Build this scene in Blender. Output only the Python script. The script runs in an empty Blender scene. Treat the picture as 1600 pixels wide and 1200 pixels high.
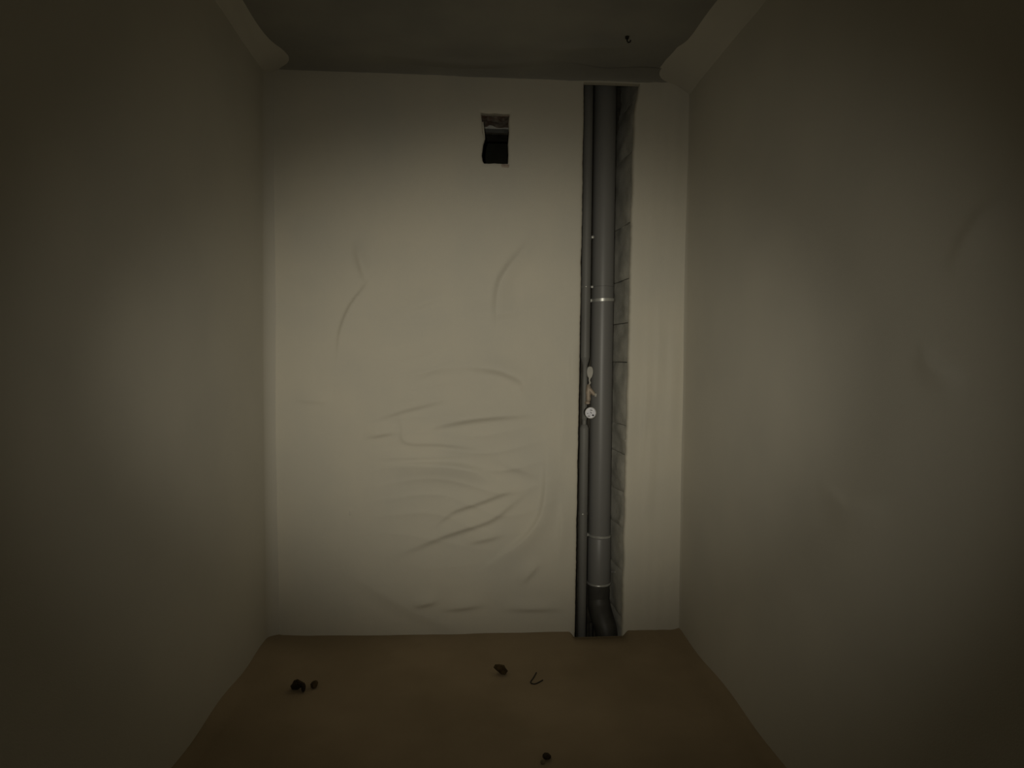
import bpy, bmesh, math, random
import numpy as np
from mathutils import Vector, Matrix

random.seed(7)
rng = np.random.RandomState(11)
scene = bpy.context.scene
col = scene.collection

# ------------------------------------------------------------------ camera
HC = 1.345                       # lens height above the screed
cam_d = bpy.data.cameras.new('camera')
cam_d.sensor_fit = 'HORIZONTAL'
cam_d.sensor_width = 36.0
cam_d.lens = 36.0 * 1000 / 1600
cam_d.clip_start = 0.01
cam = bpy.data.objects.new('camera', cam_d)
col.objects.link(cam)
R_ = Vector((0.9982944822, -0.0578494115, 0.0078468031))
U_ = Vector((-0.0053675581, 0.0428883568, 0.9990654524))
F_ = Vector((0.0581318850, 0.9974036467, -0.0425046999))
m = Matrix((R_, U_, -F_)).transposed().to_4x4()
m.translation = Vector((0, 0, HC))
cam.matrix_world = m
scene.camera = cam

# ------------------------------------------------------------------ world, light, exposure
w = bpy.data.worlds.new('world')
scene.world = w
w.use_nodes = True
bg = w.node_tree.nodes['Background']
bg.inputs[0].default_value = (0.9, 0.95, 1.0, 1)
bg.inputs[1].default_value = 0.0

# the photographer's torch: a bright core and a weaker, wider spill, both wider than tall like a phone flash
TORCH_AT = Vector((-0.07, -0.03, HC + 0.04))


def torch_beam(name, energy, half_h, half_v, aim):
    L = bpy.data.lights.new(name, 'SPOT')
    L.energy = energy
    L.color = (1.0, 0.94, 0.79)
    L.spot_size = math.radians(2 * half_h)
    L.spot_blend = 1.0
    L.shadow_soft_size = 0.012
    o = bpy.data.objects.new(name, L)
    col.objects.link(o)
    o.location = TORCH_AT
    o.rotation_euler = (aim - TORCH_AT).to_track_quat('-Z', 'Y').to_euler()
    o.scale = (1.0, math.tan(math.radians(half_v)) / math.tan(math.radians(half_h)), 1.0)


torch_beam('torch_core', 79.0, 32.5, 24.3, Vector((0.08, 3.05, 1.215)))
torch_beam('torch_spill', 34.0, 43.5, 38, Vector((0.25, 3.05, 1.20)))

vs = scene.view_settings
vs.view_transform = 'Standard'
vs.look = 'None'
vs.gamma = 1.0
vs.use_curve_mapping = False
vs.exposure = 0.0

# ------------------------------------------------------------------ room sizes
D = 3.05            # back wall
XL, XR = -0.96, 1.015
H = 2.67
YF = -0.85          # wall behind the photographer
CD = 3.36           # back of the pipe chase


# ------------------------------------------------------------------ materials
def new_mat(name):
    mt = bpy.data.materials.new(name)
    mt.use_nodes = True
    nt = mt.node_tree
    return mt, nt, nt.nodes['Principled BSDF']


def noisy(name, c1, c2, scale, rough=0.9, bump=0.0, bscale=300, detail=4, metallic=0.0, spec=0.3, stretch=None, contrast=(0.35, 0.65)):
    mt, nt, b = new_mat(name)
    n = nt.nodes
    l = nt.links.new
    tc = n.new('ShaderNodeTexCoord')
    mp = n.new('ShaderNodeMapping')
    if stretch:
        mp.inputs['Scale'].default_value = stretch
    l(tc.outputs['Object'], mp.inputs['Vector'])
    t = n.new('ShaderNodeTexNoise')
    t.inputs['Scale'].default_value = scale
    t.inputs['Detail'].default_value = detail
    l(mp.outputs[0], t.inputs['Vector'])
    r = n.new('ShaderNodeValToRGB')
    r.color_ramp.elements[0].position = contrast[0]
    r.color_ramp.elements[1].position = contrast[1]
    r.color_ramp.elements[0].color = (*c1, 1)
    r.color_ramp.elements[1].color = (*c2, 1)
    l(t.outputs['Fac'], r.inputs[0])
    l(r.outputs[0], b.inputs['Base Color'])
    b.inputs['Roughness'].default_value = rough
    b.inputs['Metallic'].default_value = metallic
    b.inputs['Specular IOR Level'].default_value = spec
    if bump:
        t2 = n.new('ShaderNodeTexNoise')
        t2.inputs['Scale'].default_value = bscale
        t2.inputs['Detail'].default_value = 3
        l(tc.outputs['Object'], t2.inputs['Vector'])
        bp = n.new('ShaderNodeBump')
        bp.inputs['Strength'].default_value = bump
        bp.inputs['Distance'].default_value = 0.002
        l(t2.outputs['Fac'], bp.inputs['Height'])
        l(bp.outputs[0], b.inputs['Normal'])
    return mt


M = {}
M['plaster'] = noisy('plaster', (0.60, 0.57, 0.485), (0.64, 0.60, 0.50), 3.2, 0.92, 0.25, 260, spec=0.15)
M['plaster_side'] = noisy('plaster_side', (0.59, 0.565, 0.495), (0.63, 0.60, 0.52), 2.0, 0.92, 0.2, 260, spec=0.15)
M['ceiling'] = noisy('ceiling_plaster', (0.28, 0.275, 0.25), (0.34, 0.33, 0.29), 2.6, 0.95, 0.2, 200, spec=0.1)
M['screed'] = noisy('screed', (0.30, 0.235, 0.150), (0.37, 0.29, 0.19), 2.4, 0.95, 0.4, 180, spec=0.1)
M['block'] = noisy('aerated_block', (0.42, 0.41, 0.36), (0.58, 0.56, 0.49), 9, 0.95, 0.8, 120, spec=0.1)
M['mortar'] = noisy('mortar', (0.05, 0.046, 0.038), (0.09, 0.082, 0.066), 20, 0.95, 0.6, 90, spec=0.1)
M['pit'] = noisy('pit_soil', (0.035, 0.032, 0.026), (0.06, 0.055, 0.045), 14, 0.95, 0.6, 60, spec=0.1)
M['pvc'] = noisy('grey_pvc', (0.175, 0.172, 0.165), (0.215, 0.212, 0.2), 5, 0.42, 0.0, spec=0.4, stretch=(1, 1, 0.2))
M['pvc_dark'] = noisy('dark_fitting', (0.045, 0.043, 0.038), (0.075, 0.072, 0.064), 12, 0.5, 0.0, spec=0.35)
M['insul'] = noisy('riser_sleeve', (0.15, 0.147, 0.138), (0.2, 0.197, 0.182), 6, 0.5, 0.1, 200, spec=0.35, stretch=(1, 1, 0.25))
M['rubber'] = noisy('seal_rubber', (0.02, 0.02, 0.02), (0.03, 0.03, 0.03), 20, 0.6)
M['steel'] = noisy('zinc_steel', (0.5, 0.5, 0.47), (0.66, 0.66, 0.62), 30, 0.33, 0.0, metallic=0.55)
M['dull_steel'] = noisy('duct_steel', (0.42, 0.42, 0.39), (0.6, 0.6, 0.55), 18, 0.55, 0.0, metallic=0.3)
M['brass'] = noisy('dusty_brass', (0.34, 0.28, 0.22), (0.46, 0.38, 0.3), 30, 0.55, 0.0, metallic=0.25)
M['lever'] = noisy('lever_plastic', (0.42, 0.41, 0.37), (0.5, 0.48, 0.43), 20, 0.6)
M['dial'] = noisy('dial_white', (0.78, 0.78, 0.86), (0.92, 0.92, 0.98), 60, 0.5)
M['ink'] = noisy('dial_ink', (0.03, 0.03, 0.035), (0.06, 0.06, 0.065), 60, 0.6)
M['brick'] = noisy('red_brick', (0.26, 0.17, 0.13), (0.46, 0.40, 0.33), 25, 0.95, 0.8, 120, spec=0.1)
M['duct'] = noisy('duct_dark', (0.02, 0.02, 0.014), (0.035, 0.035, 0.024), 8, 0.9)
M['clod'] = noisy('dark_clod', (0.018, 0.013, 0.007), (0.06, 0.042, 0.02), 60, 0.95)
M['clod_brown'] = noisy('brown_clod', (0.05, 0.033, 0.013), (0.11, 0.075, 0.03), 60, 0.95)
M['clod_pale'] = noisy('pale_rubble', (0.17, 0.13, 0.08), (0.27, 0.21, 0.13), 60, 0.95)
M['chip'] = noisy('white_chip', (0.6, 0.57, 0.5), (0.75, 0.71, 0.62), 60, 0.9)
M['wire'] = noisy('wire_coat', (0.03, 0.026, 0.02), (0.05, 0.043, 0.03), 60, 0.6)


# ------------------------------------------------------------------ helpers
def link(name, me, mat, parent=None, smooth=True):
    o = bpy.data.objects.new(name, me)
    col.objects.link(o)
    if mat:
        me.materials.clear()
        me.materials.append(mat)
    if smooth:
        me.polygons.foreach_set('use_smooth', [True] * len(me.polygons))
    if parent:
        o.parent = parent
        o.matrix_parent_inverse = Matrix.Identity(4)
        base, p = Vector(), parent
        while p:
            base += p.location
            p = p.parent
        o.location = o.location - base
    return o


def obj(name, bm, mat, parent=None, smooth=False, angle=None):
    bmesh.ops.recalc_face_normals(bm, faces=bm.faces)
    me = bpy.data.meshes.new(name)
    bm.to_mesh(me)
    bm.free()
    o = link(name, me, mat, parent, smooth or angle is not None)
    if angle is not None:
        me.set_sharp_from_angle(angle=math.radians(angle))
    return o


def thing(name, label, cat, loc=(0, 0, 0), group=None):
    o = bpy.data.objects.new(name, None)
    col.objects.link(o)
    o.location = loc
    o.empty_display_size = 0.05
    tag(o, label, cat, group)
    return o


def tag(o, label, cat, group=None):
    o['label'] = label
    o['category'] = cat
    if group:
        o['group'] = group
    return o


def structure(o, label=None):
    o['kind'] = 'structure'
    if label:
        o['label'] = label
    return o


def box(bm, x0, x1, y0, y1, z0, z1, bev=0.0, seg=2):
    r = bmesh.ops.create_cube(bm, size=1.0)
    vv = r['verts']
    for v in vv:
        v.co = Vector(((x0 + x1) / 2 + v.co.x * (x1 - x0), (y0 + y1) / 2 + v.co.y * (y1 - y0), (z0 + z1) / 2 + v.co.z * (z1 - z0)))
    if bev:
        es = list({e for v in vv for e in v.link_edges})
        bmesh.ops.bevel(bm, geom=es, offset=bev, segments=seg, affect='EDGES', profile=0.6)


def ring(c, ax, rad, n, ref=None):
    ax = ax.normalized()
    ref = ref or (Vector((0, 0, 1)) if abs(ax.z) < 0.9 else Vector((0, 1, 0)))
    a = ax.cross(ref).normalized()
    b = ax.cross(a).normalized()
    return [c + a * (rad * math.cos(2 * math.pi * k / n)) + b * (rad * math.sin(2 * math.pi * k / n)) for k in range(n)]


def sweep(bm, pts, rads, n=32, cap=True, ref=None):
    """tube of changing radius along a polyline"""
    rings = []
    P = [Vector(p) for p in pts]
    for i, p in enumerate(P):
        if i == 0:
            ax = P[1] - P[0]
        elif i == len(P) - 1:
            ax = P[-1] - P[-2]
        else:
            ax = (P[i + 1] - P[i]).normalized() + (P[i] - P[i - 1]).normalized()
            if ax.length < 1e-6:
                ax = P[i + 1] - P[i]
        rr = rads[i] if isinstance(rads, (list, tuple)) else rads
        rings.append([bm.verts.new(q) for q in ring(p, ax, rr, n, ref)])
    for a, b in zip(rings, rings[1:]):
        for k in range(n):
            bm.faces.new((a[k], a[(k + 1) % n], b[(k + 1) % n], b[k]))
    if cap:
        bm.faces.new(rings[0][::-1])
        bm.faces.new(rings[-1])


def lathe_z(bm, x, y, prof, n=40, cap=True):
    """profile [(radius, z)] turned about a vertical axis; profile may fold back"""
    rings = []
    for r_, z in prof:
        rings.append([bm.verts.new((x + r_ * math.cos(2 * math.pi * k / n), y + r_ * math.sin(2 * math.pi * k / n), z)) for k in range(n)])
    for a, b in zip(rings, rings[1:]):
        for k in range(n):
            bm.faces.new((a[k], a[(k + 1) % n], b[(k + 1) % n], b[k]))
    if cap:
        bm.faces.new(rings[0][::-1])
        bm.faces.new(rings[-1])


def waves(a, b, scale, n=14, seed=0):
    """smooth random undulation in -1..1 from summed plane waves"""
    q = np.random.RandomState(seed)
    s = np.zeros_like(a)
    for _ in range(n):
        th = q.uniform(0, math.pi)
        k = scale * q.uniform(0.4, 1.8)
        s += np.sin(k * (a * math.cos(th) + b * math.sin(th)) + q.uniform(0, 6.28))
    return s / math.sqrt(n) / 1.4


def grid_mesh(name, V, keep=None):
    """V: (rows, cols, 3) grid; keep: (rows-1, cols-1) boolean of faces to build"""
    R, C, _ = V.shape
    idx = np.arange(R * C).reshape(R, C)
    a, b, c, d = idx[:-1, :-1], idx[:-1, 1:], idx[1:, 1:], idx[1:, :-1]
    F = np.stack([a, b, c, d], -1)
    F = F[keep] if keep is not None else F.reshape(-1, 4)
    me = bpy.data.meshes.new(name)
    me.from_pydata(V.reshape(-1, 3).tolist(), [], F.tolist())
    me.update()
    return me


def thicken(me, vec, drop=True):
    """give an open sheet its thickness: every border edge gets a side face pushed along vec, and loose points go"""
    bm = bmesh.new()
    bm.from_mesh(me)
    bmesh.ops.delete(bm, geom=[v for v in bm.verts if not v.link_faces], context='VERTS')
    be = [e for e in bm.edges if e.is_boundary]
    new = {}
    for e in be:
        for v in e.verts:
            if v not in new:
                new[v] = bm.verts.new(v.co + Vector(vec))
    for e in be:
        f = e.link_faces[0]
        va, vb = e.verts
        for lo in f.loops:
            if lo.edge == e:
                va, vb = lo.vert, lo.link_loop_next.vert
        g = bm.faces.new((vb, va, new[va], new[vb]))
    bm.to_mesh(me)
    bm.free()
    me.polygons.foreach_set('use_smooth', [True] * len(me.polygons))
    me.set_sharp_from_angle(angle=math.radians(50))


# ------------------------------------------------------------------ the back wall: trowelled render with folds, a vent hole and a chase
# folds in the render, in metres on the wall (x, z); then ridge height and how the two flanks fall off
CREASE = [
    ([(-0.553, 1.85), (-0.543, 1.807), (-0.508, 1.70)], .009, .016, .030),
    ([(-0.499, 1.683), (-0.579, 1.574), (-0.624, 1.466), (-0.639, 1.367)], .0075, .009, .050),
    ([(0.23, 1.856), (0.131, 1.719), (0.105, 1.61), (0.108, 1.501)], .0125, .016, .045),
    ([(-0.338, 1.553), (-0.248, 1.593), (-0.152, 1.634)], .006, .014, .050),
    ([(-0.022, 1.545), (0.114, 1.549), (0.279, 1.576)], .005, .018, .040),
    ([(-0.012, 1.299), (0.116, 1.282), (0.217, 1.237), (0.246, 1.182)], .012, .016, .050),
    ([(-0.464, 1.051), (-0.32, 1.097), (-0.175, 1.131)], .008, .012, .055),
    ([(-0.211, 1.006), (-0.111, 1.033), (0.044, 1.058), (0.228, 1.071)], .012, .014, .055),
    ([(-0.5, 0.966), (-0.383, 0.987)], .007, .010, .050),
    ([(-0.32, 1.215), (-0.203, 1.28), (-0.012, 1.299)], .005, .018, .060),
    ([(-0.829, 1.137), (-0.696, 1.129)], .004, .010, .040),
    ([(-0.338, 1.006), (-0.32, 0.941), (-0.156, 0.932), (0.008, 0.911)], .008, .012, .045),
    ([(-0.374, 0.822), (-0.156, 0.819), (-0.009, 0.794), (0.101, 0.735)], -.013, .018, .050),
    ([(0.119, 0.849), (0.305, 0.774)], .006, .018, .040),
    ([(-0.182, 0.544), (-0.1, 0.609), (0.028, 0.654), (0.176, 0.71)], .010, .013, .045),
    ([(-0.283, 0.433), (-0.155, 0.488), (-0.045, 0.525), (0.084, 0.57), (0.195, 0.654)], .011, .014, .045),
    ([(0.35, 0.877), (0.343, 0.69), (0.316, 0.569), (0.243, 0.466), (0.122, 0.373)], .011, .011, .050),
    ([(-0.017, 0.456), (0.122, 0.486)], .007, .013, .045),
    ([(0.235, 0.259), (0.309, 0.343)], .006, .014, .045),
    ([(-0.282, 0.153), (-0.181, 0.171)], .008, .013, .040),
    ([(-0.135, 0.132), (0.031, 0.146)], .007, .012, .040),
    ([(0.171, 0.128), (0.405, 0.124)], .006, .012, .030),
    ([(0.427, 0.643), (0.421, 0.408)], .006, .010, .030),
    ([(0.468, 1.401), (0.464, 1.217)], .005, .009, .025),
    ([(-0.549, 0.278), (-0.307, 0.135), (-0.061, 0.021)], .005, .030, .090),
    ([(0.885, 1.62), (0.88, 1.157)], .004, .009, .030),
    ([(0.827, 1.342), (0.816, 0.845)], .0045, .009, .030),
    ([(0.95, 1.467), (0.947, 0.97)], .0035, .010, .030),
    ([(0.852, 0.97), (0.833, 0.593)], .0045, .009, .030),
    ([(0.425, 1.155), (0.421, 0.908)], .004, .010, .030),
    ([(-0.428, 0.862), (-0.065, 0.871)], .006, .012, .040),
]


def smooth_line(pts, n=8):
    P = [np.array(p) for p in pts]
    if len(P) < 3:
        return P
    out = []
    for i in range(len(P) - 1):
        p0, p1, p2, p3 = P[max(i - 1, 0)], P[i], P[i + 1], P[min(i + 2, len(P) - 1)]
        for k in range(n):
            t = k / n
            out.append(0.5 * (2 * p1 + (p2 - p0) * t + (2 * p0 - 5 * p1 + 4 * p2 - p3) * t * t + (3 * p1 - p0 - 3 * p2 + p3) * t ** 3))
    out.append(P[-1])
    return out


def fold_height(X, Z, folds):
    """ridges: a short steep flank on one side, a long gentle one on the other"""
    h = np.zeros_like(X)
    for pts, A, w1, w2 in folds:
        # run the fold on past both ends so that it dies away softly
        pa, pb = np.array(pts[0]), np.array(pts[1])
        pc, pd = np.array(pts[-1]), np.array(pts[-2])
        run = sum(math.dist(pts[i], pts[i + 1]) for i in range(len(pts) - 1))
        ext = .30 * run
        pts = [tuple(pa + (pa - pb) / np.linalg.norm(pa - pb) * ext)] + list(pts) + [tuple(pc + (pc - pd) / np.linalg.norm(pc - pd) * ext)]
        w2 = min(w2, .28 * run)
        L = smooth_line(pts)
        x0, x1 = min(p[0] for p in L) - .2, max(p[0] for p in L) + .2
        z0, z1 = min(p[1] for p in L) - .2, max(p[1] for p in L) + .2
        sel = (X > x0) & (X < x1) & (Z > z0) & (Z < z1)
        x, z = X[sel], Z[sel]
        best = np.full(x.shape, 9.0)
        sd = np.zeros_like(x)
        tt = np.zeros_like(x)
        N = len(L) - 1
        sl = [float(np.linalg.norm(L[i + 1] - L[i])) for i in range(N)]
        cum = np.concatenate([[0], np.cumsum(sl)])
        for i in range(N):
            ax, az = L[i]
            dx, dz = L[i + 1][0] - ax, L[i + 1][1] - az
            t = ((x - ax) * dx + (z - az) * dz) / (dx * dx + dz * dz)
            t = np.clip(t, 0, 1)
            ex, ez = x - ax - t * dx, z - az - t * dz
            dd = np.hypot(ex, ez)
            s = np.sign(dx * ez - dz * ex)
            up = dd < best
            best = np.where(up, dd, best)
            sd = np.where(up, s, sd)
            tt = np.where(up, (cum[i] + t * sl[i]) / cum[-1], tt)
        taper = np.clip(np.minimum(tt, 1 - tt) * 2.2, 0, 1)
        taper = taper * taper * (3 - 2 * taper)
        endfade = np.clip(1 - np.maximum(0, best - 0.0) / 0.2, 0, 1)
        if A < 0:
            A, sd = -A, -sd
        wv = np.where(sd < 0, w1 * 1.35, w2 * 1.3)
        h[sel] += 1.9 * A * taper * np.exp(-(best / wv) ** 2) * endfade
    return h


def interp(z, zs, xs):
    return np.interp(z, zs, xs)


CT = 2.642                         # top of the chase


def chase_l(z):
    z = np.asarray(z, float)
    return interp(z, [-.06, 0, 1.345, 2.642], [.493, .495, .503, .508]) + .0014 * waves(z, z * 0, 26, seed=81) + .0006 * waves(z, z * 0, 150, seed=82)


def chase_r(z):
    z = np.asarray(z, float)
    return interp(z, [-.06, 0, 1.345, 2.05, 2.5, 2.642], [.731, .732, .742, .747, .753, .774]) + .0018 * waves(z, z * 0, 30, seed=83) + .0010 * waves(z, z * 0, 150, seed=84)


VB, VT = 2.254, 2.487              # vent hole


def vent_l(z):
    z = np.asarray(z, float)
    return interp(z, [2.25, 2.262, 2.29, 2.345, 2.365, 2.40, 2.44, 2.487], [.040, .032, .027, .034, .041, .031, .028, .022])


def vent_r(z):
    z = np.asarray(z, float)
    return interp(z, [2.25, 2.30, 2.35, 2.40, 2.45, 2.487], [.151, .153, .151, .155, .153, .157])


STEP = 0.0062


def seg(a, b, step=STEP):
    return max(2, int(round((b - a) / step)))


zrows = np.concatenate([np.linspace(-.06, VB, seg(-.06, VB), endpoint=False), np.linspace(VB, VT, seg(VB, VT, .006), endpoint=False),
                        np.linspace(VT, CT, seg(VT, CT), endpoint=False), np.linspace(CT, H + .02, 8)])
iVB = int(np.argmin(abs(zrows - VB)))
iVT = int(np.argmin(abs(zrows - VT)))
iCT = int(np.argmin(abs(zrows - CT)))
n1, n2, n3, n4, n5 = seg(XL, .03), 24, seg(.155, .50), 40, seg(.745, XR)
rows = []
for z in zrows:
    zv = min(max(z, VB), VT)
    zc = min(z, CT)
    vl, vr, cl, cr = vent_l(zv), vent_r(zv), chase_l(zc), chase_r(zc)
    rows.append(np.concatenate([np.linspace(XL, vl, n1, endpoint=False), np.linspace(vl, vr, n2, endpoint=False), np.linspace(vr, cl, n3, endpoint=False),
                                np.linspace(cl, cr, n4, endpoint=False), np.linspace(cr, XR, n5)]))
X = np.array(rows)
Z = np.repeat(zrows[:, None], X.shape[1], 1)
# ragged sill and head of the vent hole
rag = .0016 * waves(X, X * 0, 90, seed=85) + .0008 * waves(X, X * 0, 260, seed=86) - .002
inv = np.clip(1 - np.maximum(0, np.maximum(.03 - X, X - .155)) / .02, 0, 1)
Z = Z + rag * inv * (np.exp(-((Z - VB) / .02) ** 2) + np.exp(-((Z - VT) / .02) ** 2))
hh = fold_height(X, Z, CREASE)
hh += .0035 * waves(X, Z, 4.0, seed=3) + .0012 * waves(X, Z, 14.0, seed=4) + .00035 * waves(X * 3.0, Z * .6, 30.0, seed=5)
# loose sideways smears left by the float across the middle of the wall
blob = np.exp(-((X + .02) / .38) ** 4 - ((Z - .93) / .52) ** 4)
ph = Z * 34 - X * 5 + 2.6 * waves(X, Z, 4.5, seed=71) + 1.2 * waves(X, Z, 9.0, seed=72)
amp = np.clip(.45 + .75 * waves(X, Z, 6.0, seed=73), 0, 1.3)
hh += .0085 * blob * amp * (1 - np.abs(np.sin(ph))) ** 1.5
# vertical float marks on the narrow pier right of the chase
hh += .0014 * waves(X * 6, Z * .35, 12.0, seed=8) * np.clip((X - .76) / .03, 0, 1)
# rounded arris at the chase and the vent, and a soft belly outwards at the lower left jamb
dcl = np.where(X < .6, chase_l(np.minimum(Z, CT)) - X, X - chase_r(np.minimum(Z, CT)))
inz = (Z < CT)
hh -= np.where(inz, .007 * np.exp(-np.maximum(dcl, 0) / .006), 0)
dv = np.maximum(np.maximum(vent_l(np.clip(Z, VB, VT)) - X, X - vent_r(np.clip(Z, VB, VT))), np.maximum(VB - Z, Z - VT))
hh -= .006 * np.exp(-np.maximum(dv, 0) / .006)
Y = D - hh
V = np.stack([X, Y, Z], -1)
keep = np.ones((V.shape[0] - 1, V.shape[1] - 1), bool)
keep[iVB:iVT, n1:n1 + n2] = False
c0 = n1 + n2 + n3
keep[:iCT, c0:c0 + n4] = False
me = grid_mesh('wall_back', V, keep)
thicken(me, (0, .03, 0))
wall_back = structure(link('wall_back', me, M['plaster']), 'beige trowelled back wall with smeared folds, a vent hole and a pipe chase')
me.set_sharp_from_angle(angle=math.radians(60))

# ------------------------------------------------------------------ side walls
RIGHT_FOLDS = [([(1.31, 1.545), (1.27, 1.60), (1.20, 1.66)], .0055, .022, .06), ([(1.40, 1.36), (1.36, 1.33), (1.29, 1.305)], .0055, .016, .06),
               ([(1.77, .965), (1.70, .95), (1.655, .948), (1.545, .975)], .005, .016, .06)]


def side_wall(name, x, sign, folds, seed, label):
    ys = np.linspace(YF, D + .02, 420)
    zs = np.linspace(-.06, H + .02, 300)
    YY, ZZ = np.meshgrid(ys, zs)
    h = .004 * waves(YY, ZZ, 2.6, seed=seed) + .0008 * waves(YY, ZZ, 12, seed=seed + 1)
    if folds:
        h += fold_height(YY, ZZ, folds)
    # a rounded inner corner where the side wall turns into the back wall
    cw, ch = (.08, .05) if sign > 0 else (.03, .010)
    h += np.where(YY > D - cw, ch * ((YY - (D - cw)) / (cw + .02)) ** 2, 0)
    Vv = np.stack([x + sign * h, YY, ZZ], -1)
    if sign > 0:
        Vv = Vv[:, ::-1]
    mm = grid_mesh(name, Vv)
    thicken(mm, (-sign * .1, 0, 0))
    return structure(link(name, mm, M['plaster_side']), label)


side_wall('wall_left', XL, 1, None, 21, 'smooth beige plastered wall on the left')
side_wall('wall_right', XR, -1, RIGHT_FOLDS, 31, 'beige plastered wall on the right with faint dents')

# wall behind the photographer, with its doorway
bm = bmesh.new()
box(bm, XL - .1, -.42, YF - .12, YF, -.06, H + .02)
box(bm, .42, XR + .1, YF - .12, YF, -.06, H + .02)
box(bm, -.42, .42, YF - .12, YF, 2.05, H + .02)
structure(obj('wall_front', bm, M['plaster_side']), 'plastered wall with the doorway behind the viewer')

# ------------------------------------------------------------------ floor
DEB = []


def floor_z(x, y):
    x = np.asarray(x, float)
    y = np.asarray(y, float)
    z = .004 * waves(x, y, 3.0, seed=41) + .0015 * waves(x, y, 11.0, seed=42)
    near = np.clip((y - (D - .16)) / .16, 0, 1) ** 2
    inch = np.clip(1 - np.maximum(0, np.maximum(.50 - x, x - .725)) / .035, 0, 1)
    inch = inch * inch * (3 - 2 * inch)
    z = z + near * (.006 - .034 * inch)
    # dried slurry banked up along the foot of the side walls
    dl = np.clip(1 - (x - XL) / .06, 0, 1)
    dr = np.clip(1 - (XR - x) / .05, 0, 1)
    z = z + (.020 * dl ** 2 + .014 * dr ** 2) * (1 + .5 * waves(y, y * 0, 14, seed=91))
    z = z + .018 * np.exp(-(((x + .93) / .10) ** 2 + ((y - 2.90) / .14) ** 2))
    return z


xs = np.linspace(XL - .02, XR + .02, 240)
ys = np.linspace(YF - .1, D + .012, 420)
XX, YY = np.meshgrid(xs, ys)
mm = grid_mesh('floor', np.stack([XX, YY, floor_z(XX, YY)], -1))
thicken(mm, (0, 0, -.12))
floor = structure(link('floor', mm, M['screed']), 'dusty brown screed floor')

# ------------------------------------------------------------------ ceiling and its plaster coves
xs = np.linspace(XL - .02, XR + .02, 120)
ys = np.linspace(YF - .1, D + .03, 240)
XX, YY = np.meshgrid(xs, ys)
calm = np.clip((D - YY) / .35, 0, 1)          # runs out level towards the back wall
zz = H - calm * (.004 * waves(XX, YY, 3.0, seed=51) + .0015 * waves(XX, YY, 10.0, seed=52))
zz -= fold_height(XX, YY, [([(.30, 2.80), (.48, 2.74), (.60, 2.76)], .008, .02, .06), ([(-.4, 2.9), (.0, 2.95), (.3, 2.9)], .005, .02, .06)])
mm = grid_mesh('ceiling', np.stack([XX, YY, zz], -1)[:, ::-1])
thicken(mm, (0, 0, .12))
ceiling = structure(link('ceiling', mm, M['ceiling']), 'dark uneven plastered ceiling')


def cove(name, x, sign, wfun, label):
    """hand-run fillet of plaster between wall and ceiling"""
    ys = np.linspace(YF, D + .005, 200)
    n = 12
    G = np.zeros((len(ys), n + 1, 3))
    for i, y in enumerate(ys):
        wd, dp = wfun(y)
        for k in range(n + 1):
            a = k / n * math.pi / 2
            # concave quarter from the wall up to the ceiling
            px = wd * (1 - math.cos(a))
            pz = dp * (1 - math.sin(a))
            # flatten halfway between concave and straight
            px = .55 * px + .45 * wd * k / n
            pz = .55 * pz + .45 * dp * (1 - k / n)
            G[i, k] = (x + sign * (px - .003), y, H + .004 - pz + .002 * math.sin(y * 13 + k))
    if sign < 0:
        G = G[:, ::-1]
    mm = grid_mesh(name, G)
    o = link(name, mm, M['plaster_side'])
    return structure(o, label)


def wl(y):
    t = max(0, (y - 2.2) / .85)
    return .115 + .045 * t ** 3 + .006 * math.sin(y * 9), .05 + .010 * math.sin(y * 7)


def wr(y):
    t = max(0, min(1, (y - 2.3) / .75))
    return .125 + .10 * t ** 2 + .008 * math.sin(y * 8), .06 + .025 * t + .008 * math.sin(y * 6)


xs3 = np.linspace(XL, XR, 160)
G = np.zeros((160, 13, 3))
for i, x in enumerate(xs3):
    wd = .12 + .02 * math.sin(x * 7) + .01 * math.sin(x * 19)
    for k in range(13):
        a = k / 12 * math.pi / 2
        G[i, k] = (x, D + .004 - wd * (1 - math.cos(a)), H - .0005 - .025 * (1 - math.sin(a)))
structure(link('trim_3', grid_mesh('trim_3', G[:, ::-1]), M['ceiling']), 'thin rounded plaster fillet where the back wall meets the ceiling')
cove('trim_1', XL, 1, wl, 'rounded plaster fillet along the ceiling edge on the left')
cove('trim_2', XR, -1, wr, 'rounded plaster fillet along the ceiling edge on the right')

# ------------------------------------------------------------------ inside of the chase: blocks, mortar, back, pit
JZ = [-.25, .05, .285, .498, .677, .866, 1.009, 1.323, 1.516, 1.731, 2.001, 2.341, 2.60, 2.86, 3.10]


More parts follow.
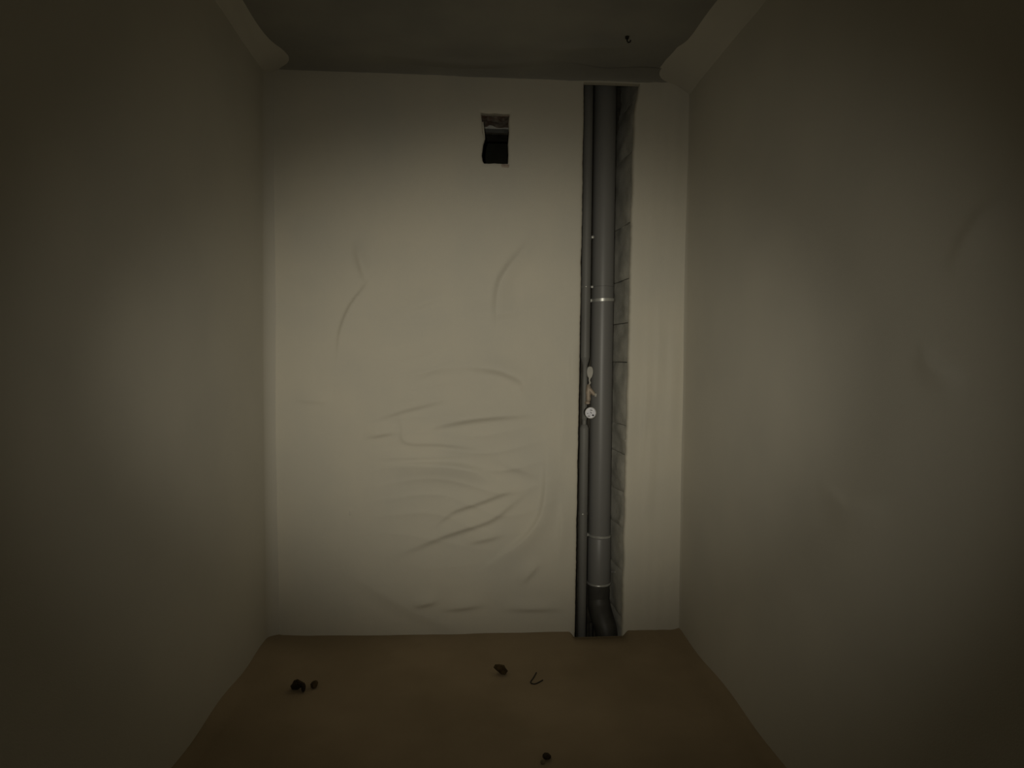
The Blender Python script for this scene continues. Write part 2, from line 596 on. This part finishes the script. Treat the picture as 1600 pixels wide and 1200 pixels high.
def rough_block(y0, y1, z0, z1, xf, side, seed):
    """a hacked aerated block: only its hacked face is uneven"""
    q = np.random.RandomState(seed)
    ny, nz = 9, 13
    ya, za = np.linspace(y0, y1, ny), np.linspace(z0, z1, nz)
    A, B = np.meshgrid(ya, za)
    h = .0045 * waves(A, B, 26, seed=seed) + .003 * q.uniform(-1, 1, A.shape)
    edge = np.minimum.reduce([A - y0, y1 - A, B - z0, z1 - B])
    h = h - np.where(edge < .004, q.uniform(.002, .009, A.shape), 0)
    base = xf(B) + side * .004 - (.030 * (A - D) / .3 if side > 0 else -.012 * (A - D) / .3)
    Xf = base - side * h
    bm = bmesh.new()
    g = [[bm.verts.new((Xf[i, j], A[i, j], B[i, j])) for j in range(ny)] for i in range(nz)]
    for i in range(nz - 1):
        for j in range(ny - 1):
            bm.faces.new((g[i][j], g[i][j + 1], g[i + 1][j + 1], g[i + 1][j]))
    loop = [g[0][j] for j in range(ny)] + [g[i][-1] for i in range(1, nz)] + [g[-1][j] for j in range(ny - 2, -1, -1)] + [g[i][0] for i in range(nz - 2, 0, -1)]
    far = [bm.verts.new((v.co.x + side * .10, v.co.y, v.co.z)) for v in loop]
    for k in range(len(loop)):
        k2 = (k + 1) % len(loop)
        bm.faces.new((loop[k], loop[k2], far[k2], far[k]))
    bm.faces.new(far)
    return bm


for side, xf in ((1, chase_r), (-1, chase_l)):
    for i in range(len(JZ) - 1):
        z0, z1 = JZ[i] + random.uniform(.0008, .0035), JZ[i + 1] - random.uniform(.0008, .0035)
        off = 0 if side > 0 else .05
        obj('block', rough_block(D + .031, CD, z0, z1, xf, side, 100 + i + (50 if side < 0 else 0)), M['block'], wall_back, angle=35)
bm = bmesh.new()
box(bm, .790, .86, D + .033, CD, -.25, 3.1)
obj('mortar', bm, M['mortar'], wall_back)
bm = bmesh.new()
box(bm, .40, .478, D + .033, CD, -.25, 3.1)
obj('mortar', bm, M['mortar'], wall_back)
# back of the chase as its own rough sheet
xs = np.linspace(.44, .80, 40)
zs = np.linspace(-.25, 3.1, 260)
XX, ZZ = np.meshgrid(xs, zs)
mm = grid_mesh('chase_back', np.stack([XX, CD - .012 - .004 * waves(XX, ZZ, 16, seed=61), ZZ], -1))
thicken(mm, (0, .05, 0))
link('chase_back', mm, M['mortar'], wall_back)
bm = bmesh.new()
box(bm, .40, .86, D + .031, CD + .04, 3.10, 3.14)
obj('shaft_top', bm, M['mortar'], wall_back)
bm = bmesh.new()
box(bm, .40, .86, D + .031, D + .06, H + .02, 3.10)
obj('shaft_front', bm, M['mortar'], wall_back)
xs = np.linspace(.44, .80, 30)
ys = np.linspace(D + .005, CD, 30)
XX, YY = np.meshgrid(xs, ys)
mm = grid_mesh('chase_pit', np.stack([XX, YY, -.17 + .012 * waves(XX, YY, 30, seed=62)], -1))
thicken(mm, (0, 0, -.06))
link('chase_pit', mm, M['pit'], wall_back)

# ------------------------------------------------------------------ vent hole lining
y1 = D + .19
bm = bmesh.new()                                     # broken brick over the opening
g = []
q = np.random.RandomState(5)
nx, ny = 12, 9
for i in range(ny):
    for j in range(nx):
        x = .010 + (.170 - .010) * j / (nx - 1)
        y = D + .028 + (y1 - D - .028) * i / (ny - 1)
        g.append(bm.verts.new((x, y, VT + .002 + q.uniform(-.006, .004) - .004 * math.sin(x * 60))))
for i in range(ny - 1):
    for j in range(nx - 1):
        a = i * nx + j
        bm.faces.new((g[a], g[a + 1], g[a + nx + 1], g[a + nx]))
top = [bm.verts.new((x, y, VT + .06)) for x, y in ((.010, D + .031), (.170, D + .031), (.170, y1), (.010, y1))]
bm.faces.new(top)
lp = [g[j] for j in range(nx)]
bm.faces.new(lp[::-1] + [top[0], top[1]])
obj('lintel_brick', bm, M['brick'], wall_back, angle=25)
for nm, x0, x1, z0, z1 in (('vent_jamb', -.06, .022, VB - .03, VT + .06), ('vent_jamb', .161, .24, VB - .03, VT + .06), ('vent_sill', -.06, .24, VB - .08, VB - .012)):
    bm = bmesh.new()
    box(bm, x0, x1, D + .031, D + .30, z0, z1, .004)
    obj(nm, bm, M['mortar'], wall_back)
# sheet-metal flange of the duct behind the brick
bm = bmesh.new()
box(bm, .018, .166, y1, y1 + .012, VT - .007, VT + .05)
box(bm, .018, .166, y1 - .004, y1 + .05, VT - .0095, VT - .0065)
obj('duct_flange', bm, M['dull_steel'], wall_back)
bm = bmesh.new()
box(bm, .020, .164, y1 + .051, y1 + .16, VT - .018, VT + .04, .002)
obj('duct_collar', bm, M['mortar'], wall_back)
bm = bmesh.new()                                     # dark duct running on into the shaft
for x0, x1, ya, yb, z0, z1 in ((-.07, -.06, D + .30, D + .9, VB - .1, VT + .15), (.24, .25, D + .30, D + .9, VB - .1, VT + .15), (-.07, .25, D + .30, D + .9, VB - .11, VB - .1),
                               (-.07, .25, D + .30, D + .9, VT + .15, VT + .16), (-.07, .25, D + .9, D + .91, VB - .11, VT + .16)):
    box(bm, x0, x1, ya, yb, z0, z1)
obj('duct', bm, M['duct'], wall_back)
bm = bmesh.new()                                     # chipped brick showing under the right end of the sill
box(bm, .120, .156, D - .004, D + .03, VB - .022, VB - .006, .004)
for v in bm.verts:
    v.co += Vector((q.uniform(-.003, .003), 0, q.uniform(-.003, .003)))
obj('sill_chip', bm, M['brick'], wall_back)
bm = bmesh.new()                                     # small tongue of render hanging from the left jamb
sweep(bm, [(.030, D + .01, 2.445), (.036, D + .012, 2.40), (.041, D + .014, 2.365)], [.006, .004, .002], 8)
obj('render_tongue', bm, M['plaster'], wall_back, smooth=True)

# ------------------------------------------------------------------ soil pipe
SX, SY, SR = .6415, 3.212, .055
soil = thing('soil_pipe', 'thick grey plastic soil pipe running full height inside the wall chase', 'pipe', (SX, SY, -.10))
bm = bmesh.new()
lathe_z(bm, SX, SY, [(SR, 1.70), (SR, 3.09)], 48)
obj('pipe_length', bm, M['pvc'], soil, angle=40)
bm = bmesh.new()
lathe_z(bm, SX, SY, [(SR, .4286), (SR, 1.699)], 48)
obj('pipe_length', bm, M['pvc'], soil, angle=40)
bm = bmesh.new()                                     # socket at the lower end with its bead
lathe_z(bm, SX, SY, [(SR + .0035, .196), (SR + .0035, .424), (SR + .001, .4285)], 48)
obj('socket', bm, M['pvc'], soil, angle=40)
bm = bmesh.new()
lathe_z(bm, SX, SY, [(SR + .002, .184), (SR + .0065, .186), (SR + .0075, .190), (SR + .0065, .194), (SR + .002, .196)], 48)
obj('socket_lip', bm, M['steel'], soil, angle=60)
bm = bmesh.new()                                     # dark neck under the socket
lathe_z(bm, SX, SY, [(SR, .10), (SR + .001, .15), (SR - .002, .184)], 48)
neck = obj('neck', bm, M['pvc_dark'], soil, angle=40)
# swept bend leaving to the right and down to the pit, with a straight stub beneath
pts = [tuple(p) for p in smooth_line([(SX, SY - .004, .1005), (SX + .002, SY - .02, .065), (SX + .010, SY - .055, .025), (SX + .022, SY - .085, -.02), (SX + .027, SY - .095, -.08), (SX + .027, SY - .095, -.16)], 5)]
rad = [float(np.interp(k, [0, 4, 10, 15, 20, 26], [.056, .0575, .058, .0555, .0545, .0545])) for k in range(len(pts))]
bm = bmesh.new()
sweep(bm, pts, rad, 32, ref=Vector((0, 1, 0)))
obj('bend', bm, M['pvc_dark'], soil, angle=50)
bm = bmesh.new()
sweep(bm, [(SX - .045, SY - .04, -.16), (SX - .045, SY - .04, .00)], .010, 16)
obj('drain_stub', bm, M['pvc_dark'], soil, angle=50)

# ------------------------------------------------------------------ riser
RX, RY, RR = .5495, 3.172, .0235
riser = thing('riser_pipe', 'thin grey riser pipe left of the thick soil pipe in the chase', 'pipe', (RX, RY, -.10))
bm = bmesh.new()
lathe_z(bm, RX, RY, [(RR, 1.345), (RR, 3.09)], 32)
obj('pipe_length', bm, M['insul'], riser, angle=40)
bm = bmesh.new()
lathe_z(bm, RX, RY, [(RR - .002, -.15), (RR - .001, .99)], 32)
obj('pipe_length', bm, M['insul'], riser, angle=40)
bm = bmesh.new()                                     # tapered end of the sleeve and the bare pipe above the valve
lathe_z(bm, RX, RY, [(.013, 1.246), (.013, 1.305), (.019, 1.325), (RR, 1.345)], 24)
obj('sleeve_end', bm, M['insul'], riser, angle=40)
bm = bmesh.new()
lathe_z(bm, RX, RY, [(RR - .001, .99), (.017, 1.005), (.011, 1.01), (.011, 1.03)], 24)
obj('sleeve_end', bm, M['insul'], riser, angle=40)
bm = bmesh.new()                                     # bare length that carries valve and meter
lathe_z(bm, RX, RY, [(.011, 1.03), (.014, 1.04), (.014, 1.24), (.013, 1.246)], 24)
obj('bare_pipe', bm, M['insul'], riser, angle=40)

# ------------------------------------------------------------------ stop valve with lever
valve = thing('stop_valve', 'small dusty stop valve with a pale lever above the round meter', 'valve', (.558, 3.14, 1.13))
bm = bmesh.new()
lathe_z(bm, .5615, 3.134, [(.010, 1.128), (.013, 1.14), (.011, 1.155), (.015, 1.17), (.013, 1.19), (.010, 1.206), (.005, 1.212)], 20)
obj('body', bm, M['brass'], valve, angle=40)
bm = bmesh.new()
sweep(bm, [(.566, 3.131, 1.188), (.580, 3.128, 1.172), (.591, 3.127, 1.160)], [.0115, .0105, .0085], 16)
br = obj('branch', bm, M['brass'], valve, angle=40)
bm = bmesh.new()
sweep(bm, [(.592, 3.126, 1.160), (.6015, 3.124, 1.1585)], [.0095, .0085], 6)
obj('nut', bm, M['lever'], br, angle=30)
bm = bmesh.new()
lathe_z(bm, .5595, 3.145, [(.010, 1.112), (.014, 1.114), (.014, 1.124), (.010, 1.128)], 6)
obj('nut', bm, M['brass'], valve, angle=30)
bm = bmesh.new()                                     # flat rounded lever
prof = []
for k in range(28):
    a = 2 * math.pi * k / 28
    ca, sa = math.cos(a), math.sin(a)
    prof.append((.0155 * math.copysign(abs(ca) ** .7, ca) * (1 if sa > 0 else 1 - .28 * abs(sa)), .029 * math.copysign(abs(sa) ** .8, sa)))
lay = []
for dy, s in ((0, .86), (.0025, 1.0), (.008, 1.0), (.0105, .86)):
    lay.append([bm.verts.new((.566 + x * s, 3.118 + dy, 1.271 + z * s)) for x, z in prof])
for a, b in zip(lay, lay[1:]):
    for k in range(28):
        bm.faces.new((a[k], a[(k + 1) % 28], b[(k + 1) % 28], b[k]))
bm.faces.new(lay[0][::-1])
bm.faces.new(lay[-1])
lev = obj('lever', bm, M['lever'], valve, angle=40)
bm = bmesh.new()
sweep(bm, [(.566, 3.124, 1.246), (.564, 3.128, 1.232), (.569, 3.13, 1.220), (.562, 3.137, 1.205)], [.006, .004, .005, .0045], 10)
obj('lever_stem', bm, M['lever'], lev, smooth=True)

# ------------------------------------------------------------------ round meter
meter = thing('water_meter', 'small round meter with a white dial on the thin riser pipe', 'meter', (.568, 3.12, 1.073))
MX, MZ, MY = .5685, 1.073, 3.108
bm = bmesh.new()
sweep(bm, [(MX, MY, MZ), (MX, MY + .004, MZ), (MX, MY + .026, MZ), (MX, MY + .030, MZ)], [.0275, .0292, .0292, .026], 40)
obj('case', bm, M['rubber'], meter, angle=40)
bm = bmesh.new()
sweep(bm, [(MX, MY - .0035, MZ), (MX, MY - .0005, MZ)], [.0250, .0262], 40)
dial = obj('dial', bm, M['dial'], meter, angle=40)
bm = bmesh.new()                                     # rim
n = 40
prof = [(.0262, 0), (.0285, -.001), (.0285, -.006), (.0262, -.0065), (.0262, 0)]
rg = []
for r_, dy in prof:
    rg.append([bm.verts.new((MX + r_ * math.cos(2 * math.pi * k / n), MY + dy, MZ + r_ * math.sin(2 * math.pi * k / n))) for k in range(n)])
for a, b in zip(rg, rg[1:]):
    for k in range(n):
        bm.faces.new((a[k], a[(k + 1) % n], b[(k + 1) % n], b[k]))
obj('rim', bm, M['lever'], meter, angle=40)
for (dx, dz, a, l, t) in ((.012, -.012, .5, .009, .008), (-.008, -.016, .1, .010, .004), (.003, .013, .2, .012, .004), (.002, .001, .9, .010, .0035), (-.015, -.003, 1.4, .006, .0025)):
    bm = bmesh.new()
    box(bm, -l / 2, l / 2, -.0005, .0005, -t / 2, t / 2)
    bmesh.ops.rotate(bm, verts=bm.verts, cent=(0, 0, 0), matrix=Matrix.Rotation(a, 3, 'Y'))
    bmesh.ops.translate(bm, verts=bm.verts, vec=(MX + dx, MY - .0042, MZ + dz))
    obj('dial_mark', bm, M['ink'] if t > .007 else M['pvc'], dial)
bm = bmesh.new()                                     # stub back to the riser
sweep(bm, [(MX - .006, MY + .031, MZ), (RX + .006, RY - .012, MZ)], .009, 16)
obj('stub', bm, M['brass'], meter, angle=40)

# ------------------------------------------------------------------ clamps
def clamp_band(bm, x, y, r, z0, z1, tilt, t=.0028, n=48):
    rg = []
    for rr, zz in ((r, z0), (r + t, z0), (r + t, z1), (r, z1), (r, z0)):
        rg.append([bm.verts.new((x + rr * math.cos(2 * math.pi * k / n), y + rr * math.sin(2 * math.pi * k / n), zz + tilt * math.cos(2 * math.pi * k / n))) for k in range(n)])
    for a, b in zip(rg, rg[1:]):
        for k in range(n):
            bm.faces.new((a[k], a[(k + 1) % n], b[(k + 1) % n], b[k]))


def make_clamp(label, x, y, r, z, hgt, tilt, ears=True, anchor=True, group='pipe clamps in the chase', earx=-1):
    t = thing('pipe_clamp', label, 'clamp', (x, y, z), group)
    bm = bmesh.new()
    clamp_band(bm, x, y, r + .0005, z - hgt / 2, z + hgt / 2, tilt)
    obj('band', bm, M['steel'], t, angle=40)
    if ears:
        for s in (-1,):
            ex = x + s * (r + .003)
            bm = bmesh.new()
            box(bm, min(ex, ex + s * .017), max(ex, ex + s * .017), y - .012, y - .008, z - hgt * .55 + s * tilt, z + hgt * .55 + s * tilt, .001)
            box(bm, min(ex, ex + s * .017), max(ex, ex + s * .017), y + .000, y + .004, z - hgt * .55 + s * tilt, z + hgt * .55 + s * tilt, .001)
            e = obj('ear', bm, M['steel'], t)
            bm = bmesh.new()
            bx = ex + s * .011
            sweep(bm, [(bx, y - .024, z + s * tilt), (bx, y - .018, z + s * tilt)], [.006, .0065], 6)
            sweep(bm, [(bx, y - .018, z + s * tilt), (bx, y + .010, z + s * tilt)], .003, 10)
            obj('bolt', bm, M['steel'], e, angle=30)
    if anchor:
        bm = bmesh.new()
        sweep(bm, [(x, y + r + .003, z), (x, CD - .012, z)], .004, 12)
        obj('threaded_rod', bm, M['steel'], t, smooth=True)
    return t


make_clamp('shiny steel clamp around the soil pipe at mid height', SX, SY, SR + .0005, 1.632, .014, .002)
make_clamp('shiny steel clamp around the soil pipe above its bottom socket', SX, SY, SR + .0008, .438, .011, -.002)


def riser_clip(label, z, zb, r, spots):
    t = thing('pipe_clip', label, 'clip', (RX, RY, z), 'clips on the riser pipe')
    bm = bmesh.new()
    clamp_band(bm, RX, RY, r + .0005, z - .006, z + .006, 0, .0015, 32)
    obj('band', bm, M['insul'], t, angle=40)
    for dx, dy, rr in spots:
        bm = bmesh.new()
        bmesh.ops.create_uvsphere(bm, u_segments=12, v_segments=8, radius=rr)
        for v in bm.verts:
            v.co = Vector((RX + dx + v.co.x, RY + dy + v.co.y * .7, z + zb + v.co.z))
        obj('screw', bm, M['steel'], t, smooth=True)
    return t


riser_clip('small clip with one pale screw high on the thin riser pipe', 1.932, .006, RR, [(.0275, -.016, .0085)])
riser_clip('small clip with two bright screws on the riser just above the steel clamp', 1.694, 0, RR, [(-.004, -.027, .0055), (.0285, -.014, .0075)])
riser_clip('small clip with a bright screw low on the riser pipe', .560, 0, RR - .002, [(-.006, -.026, .006)])

# small bracket between the socket and the right-hand blocks
t = thing('wall_bracket', 'small grey bracket from the bottom pipe socket to the block reveal', 'bracket', (.71, 3.165, .25))
bm = bmesh.new()
box(bm, .7005, .728, 3.190, 3.194, .246, .256, .001)
obj('arm', bm, M['insul'], t)
bm = bmesh.new()
sweep(bm, [(.722, 3.189, .251), (.722, 3.184, .251)], .005, 8)
obj('screw', bm, M['steel'], t, angle=30)


# ------------------------------------------------------------------ rubble on the floor
def clod_bm(r, sx, sy, sz, seed, sub=2, rough=.35):
    q = np.random.RandomState(seed)
    bm = bmesh.new()
    bmesh.ops.create_icosphere(bm, subdivisions=sub, radius=r)
    d = [Vector(q.normal(0, 1, 3)).normalized() for _ in range(7)]
    a = q.uniform(.3, 1, 7)
    for v in bm.verts:
        nrm = v.co.normalized()
        k = 1 + rough * sum(ai * max(0, nrm.dot(di)) ** 3 for ai, di in zip(a, d)) - rough * .6
        v.co = Vector((v.co.x * sx * k, v.co.y * sy * k, v.co.z * sz * k))
    zmin = min(v.co.z for v in bm.verts)
    for v in bm.verts:
        v.co.z -= zmin
    return bm


def on_floor(o, x, y, sink=.0015):
    o.location = (x, y, float(floor_z(np.array([x]), np.array([y]))[0]) - sink)
    return o


o = tag(obj('rubble_clod', clod_bm(.022, 1.1, .9, .75, 1, 2, .6), M['clod'], angle=30), 'dark jagged clod of rubble on the floor near the left wall', 'rubble', 'rubble on the floor')
on_floor(o, -.704, 2.564)
o = tag(obj('rubble_clod', clod_bm(.015, .7, 1.0, 1.2, 2), M['clod'], angle=30), 'smaller dark crumb touching the clod near the left wall', 'rubble', 'rubble on the floor')
on_floor(o, -.678, 2.552)
o = tag(obj('rubble_clod', clod_bm(.017, .8, 1.1, .8, 3), M['clod_brown'], angle=30), 'brownish crumb just right of the dark clods by the left wall', 'rubble', 'rubble on the floor')
on_floor(o, -.643, 2.583)
o = tag(obj('rubble_clod', clod_bm(.026, 1.0, .9, .65, 4, 2, .6), M['clod_brown'], angle=30), 'brown clod lying in the middle of the floor', 'rubble', 'rubble on the floor')
on_floor(o, .118, 2.655)
o = tag(obj('rubble_clod', clod_bm(.015, 1.1, .9, .6, 6), M['clod'], angle=30), 'small dark clod at the very front of the floor', 'rubble', 'rubble on the floor')
on_floor(o, .247, 2.075)
o = tag(obj('rubble_clod', clod_bm(.008, 1.1, .9, .7, 9), M['clod_pale'], angle=30), 'tiny pale crumb beside the front dark clod', 'rubble', 'rubble on the floor')
on_floor(o, .232, 2.052)

# bent wire offcut
pts = [(.268, 2.655), (.252, 2.612), (.237, 2.576), (.246, 2.562), (.262, 2.566), (.288, 2.590)]
L = smooth_line(pts, 6)
bm = bmesh.new()
sweep(bm, [(p[0] - .25, p[1] - 2.6, float(floor_z(p[0], p[1])) + .0022) for p in L], .0026, 10)
o = tag(obj('wire_offcut', bm, M['wire'], smooth=True), 'thin bent wire offcut on the floor beside the brown clod', 'wire')
o.location = (.25, 2.6, 0)

# little plaster chip stuck on the wall, hook stub under the ceiling
bm = clod_bm(.008, .6, .5, 1.4, 12, 1)
o = obj('plaster_chip', bm, M['chip'], wall_back)
o.location = (-.588, D - .004, .585)
stub = thing('ceiling_hook', 'small dark hook stub under the ceiling above the chase', 'hook', (.622, 2.675, H))
bm = bmesh.new()
lathe_z(bm, .622, 2.675, [(.004, H - .004), (.008, H - .006), (.009, H + .006)], 16)
obj('plate', bm, M['wire'], stub, angle=40)
bm = bmesh.new()
sweep(bm, [(.622, 2.675, H - .004), (.622, 2.675, H - .016), (.625, 2.67, H - .024), (.632, 2.665, H - .024), (.634, 2.664, H - .017)], .003, 8)
obj('hook', bm, M['wire'], stub, smooth=True)
